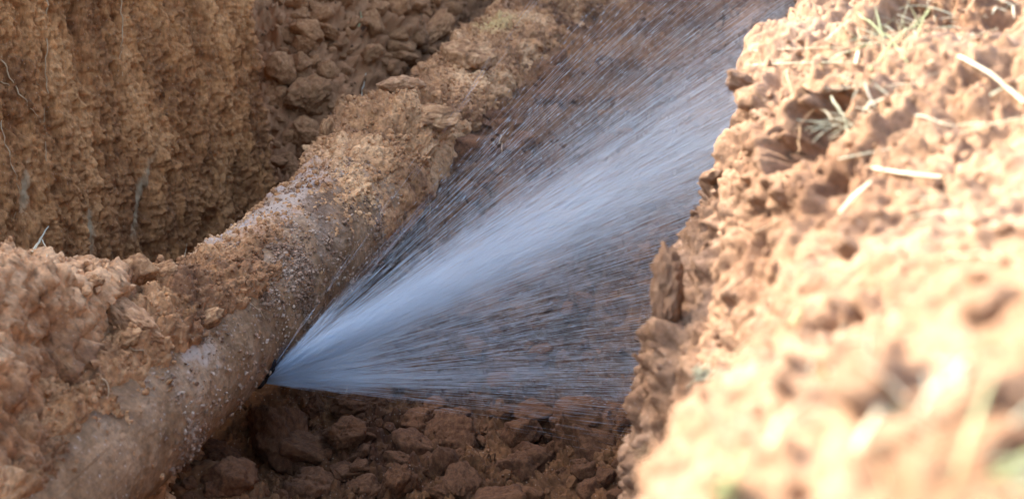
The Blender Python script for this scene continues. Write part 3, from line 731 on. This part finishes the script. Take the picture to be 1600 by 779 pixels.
def bank_strand(pix, r_in, mat, label, cat='straw', name='straw_stalk', lift=.012, flat=.35, **kw):
    r = r_in*.68; kw['r1'] = kw['r1']*.7 if 'r1' in kw else r*.4
    P = [surf(u, v, lift) for u, v in pix]
    # a stiff stalk lies over the bumps: straighten depth between its ends
    tt = [np.linalg.norm(p-np.array(CAM)) for p in P]
    a, b = tt[0], tt[-1]; m = min(tt[i]-(a+(b-a)*i/(len(tt)-1)) for i in range(len(tt)))
    Q = []
    for i, (u, v) in enumerate(pix):
        dd = pdir(u, v); dd = dd/np.linalg.norm(dd); Q.append(np.array(CAM)+dd*(a+(b-a)*i/(len(tt)-1)+min(0, m)*.8))
    return strand(name, Q, r, mat, label, cat, flat=flat, **kw)
bank_strand([(1178, 101), (1250, 98), (1335, 97)], .0065, M_greystraw, 'pale flat straw lying across the top of the dark hollow in the bank', r1=.004)
bank_strand([(1178, 79), (1240, 76), (1300, 74)], .004, M_greystraw, 'thinner grey straw just above the flat straw over the dark hollow', r1=.003)
bank_strand([(1365, 262), (1410, 270), (1472, 276)], .0085, M_straw, 'bright white straw piece in the middle of the bank, nearly level', r1=.008)
bank_strand([(1312, 332), (1335, 305), (1360, 284)], .006, M_straw, 'short bright straw sloping down to the left below the level white straw', r1=.005)
bank_strand([(1310, 248), (1350, 240), (1392, 232)], .0055, M_greystraw, 'dull straw piece above and left of the level white straw')
bank_strand([(1500, 88), (1550, 115), (1602, 160)], .0085, M_straw, 'broad pale straw running off the right edge near the top', r1=.009)
bank_strand([(1337, 100), (1341, 82), (1344, 68)], .006, M_straw, 'short upright pale straw end right of the flat straw', r1=.005)
bank_strand([(1352, 130), (1358, 150), (1368, 168)], .004, M_straw, 'small pale straw hanging below the green grass tuft', r1=.003)
bank_strand([(1520, 205), (1560, 190), (1600, 182)], .004, M_greystraw, 'thin grey straw near the right edge under the broad pale straw')
bank_strand([(1245, 187), (1270, 190), (1300, 186)], .005, M_greystraw, 'greyish blade bridging the lower rim of the dark hollow')
bank_strand([(1230, 110), (1238, 150), (1250, 200), (1246, 240)], .003, M_root, 'brown root dangling inside the dark hollow', cat='root', name='root', flat=1.0, wob=.006)
bank_strand([(1255, 130), (1285, 160), (1240, 205)], .0025, M_root, 'thin curved root crossing the dark hollow', cat='root', name='root', flat=1.0, wob=.006)
bank_strand([(1420, 340), (1460, 330), (1500, 332)], .003, M_straw, 'faint thin straw below the level white straw')
bank_strand([(1180, 362), (1205, 350), (1228, 338)], .0025, M_straw, 'fine short straw on the lower left slope of the bank')
bank_strand([(1340, 700), (1375, 640), (1400, 600)], .006, M_straw, 'blurred pale straw rising in the bottom middle of the bank', r1=.004)
bank_strand([(1550, 348), (1575, 352), (1595, 345)], .008, M_greystraw, 'grey-green leaf scrap at the right edge halfway down', cat='leaf', name='leaf_scrap')
bank_strand([(1150, 548), (1168, 535), (1182, 520)], .006, M_greystraw, 'small blue-grey leaf scrap where sunlit and shaded bank meet', cat='leaf', name='leaf_scrap')
bank_strand([(1238, 505), (1244, 495), (1250, 484)], .008, M_grass, 'tiny bright green leaf in the middle of the lower bank', cat='leaf', name='leaf_scrap', r1=.006)
bank_strand([(985, 520), (1000, 518), (1012, 512)], .004, M_darkroot, 'dark broken root end poking left out of the bank side', cat='root', name='root', r1=.003)
for q_, (pix, r_, mt_, lab) in enumerate((
    ([(1400, 20), (1440, 35), (1490, 28)], .005, M_straw, 'pale straw lying nearly level across the grass at the top of the bank'),
    ([(1290, 60), (1330, 30), (1350, -5)], .004, M_greystraw, 'slanting grey straw left of the grass at the top of the bank'),
    ([(1450, 100), (1500, 60), (1560, 45)], .0055, M_straw, 'long straw rising to the right below the grey grass mat'),
    ([(1545, 150), (1600, 120)], .006, M_greystraw, 'short grey-green stalk at the right edge beside the broad pale straw'),
    ([(1430, 180), (1480, 195), (1540, 190)], .0045, M_straw, 'thin straw halfway between the grass tuft and the level white straw'),
    ([(1300, 150), (1320, 185), (1330, 225)], .004, M_greystraw, 'greyish stem hanging down right of the dark hollow'),
    ([(1400, 300), (1440, 310), (1490, 305)], .004, M_greystraw, 'dull stalk just under the level white straw'),
    ([(1480, 400), (1530, 395), (1590, 410)], .004, M_straw, 'blurred pale stalk near the right edge below the grey-green leaf scrap'),
    ([(1430, 650), (1480, 600), (1510, 560)], .0035, M_straw, 'blurred slanting stalk in the lower right of the bank'),
    ([(1460, 560), (1500, 580), (1530, 620)], .005, M_greystraw, 'grey-green blurred stalk crossing the slanting one at lower right'),
    ([(1200, 690), (1230, 650), (1270, 620)], .003, M_straw, 'short blurred stalk at the lower left of the sunlit bank'),
    ([(1340, 20), (1390, 60), (1420, 100)], .005, M_grass, 'green blade bent across the grass tuft at the top of the bank'),
    ([(1360, 110), (1400, 60), (1460, 10)], .005, M_grass, 'long green blade rising to the right through the tuft'))):
    bank_strand(pix, r_, mt_, lab, wob=.006, seed=q_*3, n_=18)
# fibrous scraps
for (u, v, lab) in ((1098, 583, 'little frayed bundle of grey fibres on the shaded bank side'), (1012, 708, 'frayed brown fibre bundle low on the shaded bank side')):
    c0 = surf(u, v, .01); Vs = []; Fs = []; k = 0
    for j in range(26):
        a = c0+np.random.default_rng(j+u).normal(size=3)*np.array((.010, .006, .006)); dr = np.array((.75, 0, .45))+np.random.default_rng(j+u+99).normal(size=3)*.25
        V, Fq = tube([a-dr*.018, a, a+dr*.02], [.0009, .0012, .0006], 4); Vs.append(V); Fs.append(Fq+k); k += len(V)
    me = mesh_np('fibre_bundle', np.concatenate(Vs), np.concatenate(Fs)); obj('fibre_bundle', me, M_greystraw if u > 1050 else M_root, label=lab, category='plant fibres')

# grass tufts on the bank: a tuft is one thing, its blades parts
def tuft(u, v, n_, spread, length, label, mats, wid=.0035, dirn=(0, 0, 1), seed=0, lean=.5):
    r0 = random.Random(seed); c = surf(u, v, 0.0); t = empty('grass_tuft', tuple(c), label=label, category='grass tuft')
    for j in range(int(n_*2.0)):
        b0 = np.array((r0.gauss(0, spread), r0.gauss(0, spread), 0)); 
        h_ = drop(c[0]+b0[0], c[1]+b0[1], 3.0)
        b0[2] = (h_[0].z-c[2]-.004) if h_ else 0
        b0[2] = max(-.06, min(.06, b0[2]))
        dr = np.array(dirn)+np.array((r0.gauss(0, lean), r0.gauss(0, lean), r0.gauss(0, lean*.4))); dr /= np.linalg.norm(dr); dr[2] = max(dr[2], .12)
        Ln = length*r0.uniform(.5, 1.2); droop = r0.uniform(.1, .7)*Ln
        pts = [b0, b0+dr*Ln*.5+np.array((0, 0, -.05*droop)), b0+dr*Ln+np.array((0, 0, -droop*.55))]
        P = np.array([pts[0]*(1-s)**2+2*pts[1]*s*(1-s)+pts[2]*s*s for s in np.linspace(0, 1, 8)])
        wdt = wid*r0.uniform(.35, .95); V, Fq = tube(P, wdt*np.sin(np.linspace(.7, 3.05, 8)), 5, .18)
        me = mesh_np('blade', V, Fq); obj('blade', me, r0.choice(mats), t)
    return t
tuft(1400, 70, 34, .050, .11, 'tangled green and straw coloured grass near the top of the bank', [M_grass, M_greystraw, M_straw, M_greystraw], seed=1, dirn=(-.4, -.3, .5), lean=.7)
tuft(1350, 150, 22, .035, .09, 'sparse dry grass beside the right rim of the dark hollow', [M_greystraw, M_straw, M_greystraw], seed=2, dirn=(-.3, -.3, .2), lean=.7, wid=.0028)
tuft(1480, 30, 26, .05, .10, 'grey dry grass mat at the top right of the bank', [M_greystraw, M_straw, M_greystraw], seed=3, dirn=(.2, -.3, .3), lean=.8)
tuft(1530, 765, 16, .022, .10, 'blurred green grass blades in the bottom right corner', [M_grass, M_grass, M_greystraw], seed=4, dirn=(.7, -.1, .35), lean=.35, wid=.004)
tuft(1125, 790, 9, .010, .055, 'blurred green blades at the bottom edge of the bank', [M_grass], seed=5, dirn=(0, -.1, 1), lean=.25, wid=.0045)
tuft(1395, 740, 9, .03, .07, 'thin green and yellow blades at the bottom of the bank left of the corner grass', [M_greystraw, M_straw, M_grass], seed=6, dirn=(.1, 0, .6), lean=.5, wid=.003)
tuft(1290, 555, 12, .03, .05, 'short dry grass stubs around the pocket in the lower bank', [M_straw, M_greystraw, M_grass], seed=8, dirn=(-.2, -.2, .4), lean=.6, wid=.0025)

# roots on the scraped wall and under the pipe, sampled on the surfaces
def wall_root(pix, r, label, mat=M_root, wob=.012, seed=0, lift=.006, n_=26):
    return strand('root', [surf(u, v, lift) for u, v in pix], r, mat, label, 'root', wob=wob, n_=n_, seed=seed, r1=r*.4)
wall_root([(72, -5), (74, 60), (70, 130), (72, 200), (71, 255)], .0028, 'long fine root hanging straight down the left part of the scraped wall', seed=1)
wall_root([(0, 85), (14, 120), (34, 150), (50, 172), (62, 190)], .0030, 'pale root curving down from the left edge across the scraped wall', seed=2)
wall_root([(0, 125), (22, 140), (38, 122), (60, 124), (66, 140)], .0022, 'thin looping root near the left edge of the scraped wall', seed=3)
wall_root([(186, -5), (190, 40), (187, 90), (190, 120)], .0024, 'fine root hanging from the top of the scraped wall right of the long root', seed=4)
wall_root([(2, 190), (12, 240), (30, 290), (22, 340)], .0022, 'branching root low at the left edge of the wall', seed=6)
wall_root([(283, 412), (290, 395), (292, 380)], .0030, 'small bent root tip sticking up behind the pipe crest', seed=7, wob=.004, n_=10)
wall_root([(50, 395), (64, 372), (76, 353)], .0050, 'pale dry stem leaning against the foot of the scraped wall', M_straw, seed=8, wob=.003, n_=10)
wall_root([(64, 372), (74, 392), (72, 408)], .0026, 'thin dry stalk beside the leaning pale stem', M_straw, seed=9, wob=.003, n_=10)
wall_root([(412, 622), (410, 645), (400, 668), (386, 690)], .0022, 'pale hair root dangling below the leak in front of the large clod', seed=10, lift=.02)
wall_root([(410, 655), (420, 664), (431, 668)], .0014, 'tiny side root branching off the hair root under the leak', seed=11, lift=.02, n_=10)
wall_root([(545, 600), (541, 618), (540, 634)], .0022, 'root tip hanging through the bottom edge of the spray', seed=12, lift=.03, n_=12)
wall_root([(160, 590), (172, 628), (184, 652)], .0024, 'thin root on the damp face of the left mound', seed=13, lift=.006)
wall_root([(192, 520), (205, 545), (225, 552)], .0032, 'curved root end under the leaning slab on the left mound', seed=14, lift=.01, n_=12)
wall_root([(562, 150), (568, 130), (574, 118)], .003, 'dry bent stem on the rubble slope above the pair of pale clods', M_straw, seed=15, n_=10)
wall_root([(560, 42), (566, 30), (563, 18)], .004, 'tiny green sprout high on the rubble slope', M_grass, seed=16, n_=8, wob=.002)
wall_root([(668, 300), (672, 330), (668, 360), (680, 400)], .0016, 'hair root on the pipe flank behind the upper spray', seed=17, lift=.01)
wall_root([(783, 210), (782, 260), (782, 330)], .0018, 'straight pale hair root on the far pipe flank', seed=18, lift=.01)
wall_root([(382, 462), (398, 478), (412, 500)], .0018, 'fine curved root on the bare upper pipe before the leak', seed=19, lift=.006, n_=12)

# ------------------------------------------------------------------ the water
mw, n = M_new('spray_water'); L = n.links
df = N(n, 'ShaderNodeBsdfDiffuse'); df.inputs[0].default_value = (.77, .87, .95, 1)
tr = N(n, 'ShaderNodeBsdfTranslucent'); tr.inputs[0].default_value = (.77, .87, .95, 1)
tp = N(n, 'ShaderNodeBsdfTransparent')
m1 = N(n, 'ShaderNodeMixShader'); m1.inputs[0].default_value = .5; L.new(df.outputs[0], m1.inputs[1]); L.new(tr.outputs[0], m1.inputs[2])
m2 = N(n, 'ShaderNodeMixShader'); m2.inputs[0].default_value = .67; L.new(m1.outputs[0], m2.inputs[1]); L.new(tp.outputs[0], m2.inputs[2])
o = N(n, 'ShaderNodeOutputMaterial'); L.new(m2.outputs[0], o.inputs[0]); M_water = mw
spray = empty('water_spray', tuple(LEAK), label='fan of white water spraying up and right out of the cracked pipe', category='water jet')
rw = np.random.default_rng(77)
def dirs(a, b):
    return np.stack([np.cos(a)*np.cos(b), np.sin(b), np.sin(a)*np.cos(b)], -1)
def needles(n_, a, b, r0, ln, rad, name):
    D = dirs(a, b)
    sag = lambda r: -.018*r*r
    st = D*r0[:, None]; en = D*(r0+ln)[:, None]; mid = (st+en)/2
    for q_, rr_ in ((st, r0), (mid, r0+ln/2), (en, r0+ln)): q_[:, 2] += sag(rr_)
    side1 = np.cross(D, np.array((0, 1., 0))); side1 /= np.linalg.norm(side1, axis=1, keepdims=True); side2 = np.cross(D, side1)
    V = np.zeros((n_, 5, 3)); V[:, 0] = st; V[:, 4] = en
    for k in range(3):
        an = 2*PI*k/3; V[:, 1+k] = mid+rad[:, None]*(math.cos(an)*side1+math.sin(an)*side2)
    tri = np.array([(0, 1, 2), (0, 2, 3), (0, 3, 1), (4, 2, 1), (4, 3, 2), (4, 1, 3)])
    Fa = (tri[None]+(np.arange(n_)*5)[:, None, None]).reshape(-1, 3)
    me = mesh_np(name, V.reshape(-1, 3), Fa); return obj(name, me, M_water, spray, kind='stuff')
# bundles of direction so the fan breaks into ragged rays
NB = 170
ba = np.concatenate([rw.normal(R_(27), R_(7.5), 66), R_(-3.5)+R_(49)*rw.random(80)**1.5, rw.normal(R_(8), R_(6), 24)])
ba = np.clip(ba, R_(-3.8), R_(62)); bb = rw.normal(R_(6), R_(6), NB)
def cast(n_, amul=1.0, core=False):
    i = rw.integers(0, NB, n_); a = ba[i]+rw.normal(0, R_(.5), n_); b = bb[i]+rw.normal(0, R_(.9), n_)
    if core:
        a = rw.normal(R_(28.5), R_(4.2), n_); b = rw.normal(R_(7), R_(4), n_)
    j = rw.random(n_) < .35
    a = np.where(j & (not core), R_(-3)+R_(52)*rw.random(n_)**1.9, a)
    a = np.where(a < R_(-2.2), R_(-2.2)-np.abs(rw.normal(0, R_(2.4), n_))*(rw.random(n_) < .5), a)
    return a, b
n1 = 36000; a, b = cast(n1); r0 = 2.1*rw.random(n1)**1.1; needles(n1, a, b, r0, .03+.15*rw.random(n1), .00013+.00031*rw.random(n1)**2, 'spray_streaks')
n2 = 22000; a, b = cast(n2, core=True); r0 = 1.9*rw.random(n2)**1.3; needles(n2, a, b, r0, .04+.18*rw.random(n2), .00016+.00036*rw.random(n2)**2, 'core_streaks')
n3 = 2600; a, b = cast(n3); r0 = .30*rw.random(n3)**1.5; needles(n3, a, b, r0, .04+.10*rw.random(n3), .0003+.0006*rw.random(n3), 'root_jets')
n4 = 3200; a, b = cast(n4); a = R_(-4)+R_(54)*rw.random(n4)**1.3; r0 = .7+1.6*rw.random(n4); needles(n4, a, np.abs(b)*1.2-.05, r0, .006+.02*rw.random(n4), .0004+.0008*rw.random(n4), 'stray_droplets')

# fine mist carried with the jet: a cone of thin scattering air, denser at the crack and along the core
mv, n = M_new('water_mist'); L = n.links
tc = N(n, 'ShaderNodeTexCoord'); co = tc.outputs['Object']
ln_ = N(n, 'ShaderNodeVectorMath', operation='LENGTH'); L.new(co, ln_.inputs[0]); rr = ln_.outputs['Value']
nm = N(n, 'ShaderNodeVectorMath', operation='NORMALIZE'); L.new(co, nm.inputs[0]); sp = N(n, 'ShaderNodeSeparateXYZ'); L.new(nm.outputs[0], sp.inputs[0])
ang = math_(n, 'ARCTAN2', sp.outputs[2], sp.outputs[0])
bel = math_(n, 'ARCSINE', sp.outputs[1])
def gauss(x, mu, sg):
    q_ = math_(n, 'DIVIDE', math_(n, 'SUBTRACT', x, mu), sg); return math_(n, 'EXPONENT', math_(n, 'MULTIPLY', math_(n, 'MULTIPLY', q_, q_), -1.0))
core = gauss(ang, R_(28.5), R_(6.5)); wide = gauss(ang, R_(22), R_(21))
low = N(n, 'ShaderNodeMapRange', interpolation_type='SMOOTHSTEP'); low.inputs['From Min'].default_value = R_(-9); low.inputs['From Max'].default_value = R_(4); L.new(ang, low.inputs['Value'])
dep = gauss(bel, R_(9), R_(13))
streak = N(n, 'ShaderNodeTexNoise', Scale=26.0, Detail=3.0, Roughness=.6); L.new(nm.outputs[0], streak.inputs['Vector'])
sr = N(n, 'ShaderNodeMapRange'); sr.inputs['From Min'].default_value = .35; sr.inputs['From Max'].default_value = .68; sr.inputs['To Min'].default_value = .35; sr.inputs['To Max'].default_value = 1.7; L.new(streak.outputs[0], sr.inputs['Value'])
dn = math_(n, 'ADD', math_(n, 'MULTIPLY', core, 1.3), math_(n, 'MULTIPLY', wide, .36))
dn = math_(n, 'MULTIPLY', dn, low.outputs[0]); dn = math_(n, 'MULTIPLY', dn, dep); dn = math_(n, 'MULTIPLY', dn, sr.outputs[0])
fall = math_(n, 'DIVIDE', 1.0, math_(n, 'ADD', rr, .12))
dn = math_(n, 'MULTIPLY', dn, fall)
DENS = N(n, 'ShaderNodeValue'); DENS.outputs[0].default_value = .37
dn = math_(n, 'MULTIPLY', dn, DENS.outputs[0])
pv = N(n, 'ShaderNodeVolumePrincipled'); pv.inputs['Color'].default_value = (.83, .91, .98, 1); pv.inputs['Anisotropy'].default_value = .2
L.new(dn, pv.inputs['Density'])
o = N(n, 'ShaderNodeOutputMaterial'); L.new(pv.outputs[0], o.inputs['Volume'])
# hull: angular sector with real width
av = np.linspace(R_(-10), R_(66), 16); bv = np.linspace(R_(-15), R_(33), 9); rad = [.0, 2.15]
V = [np.zeros(3)]; 
for a in av:
    for b in bv: V.append(dirs(np.array(a), np.array(b))*2.15)
Fs = []
na, nb = len(av), len(bv); idx = lambda i, j: 1+i*nb+j
bmm = bmesh.new(); vs = [bmm.verts.new(tuple(v)) for v in V]
for i in range(na-1):
    for j in range(nb-1): bmm.faces.new((vs[idx(i, j)], vs[idx(i, j+1)], vs[idx(i+1, j+1)], vs[idx(i+1, j)]))
for j in range(nb-1):
    bmm.faces.new((vs[0], vs[idx(0, j+1)], vs[idx(0, j)])); bmm.faces.new((vs[0], vs[idx(na-1, j)], vs[idx(na-1, j+1)]))
for i in range(na-1):
    bmm.faces.new((vs[0], vs[idx(i, 0)], vs[idx(i+1, 0)])); bmm.faces.new((vs[0], vs[idx(i+1, nb-1)], vs[idx(i, nb-1)]))
bmesh.ops.recalc_face_normals(bmm, faces=bmm.faces[:])
me = bpy.data.meshes.new('mist'); bmm.to_mesh(me); bmm.free()
obj('mist', me, mv, spray, kind='stuff')
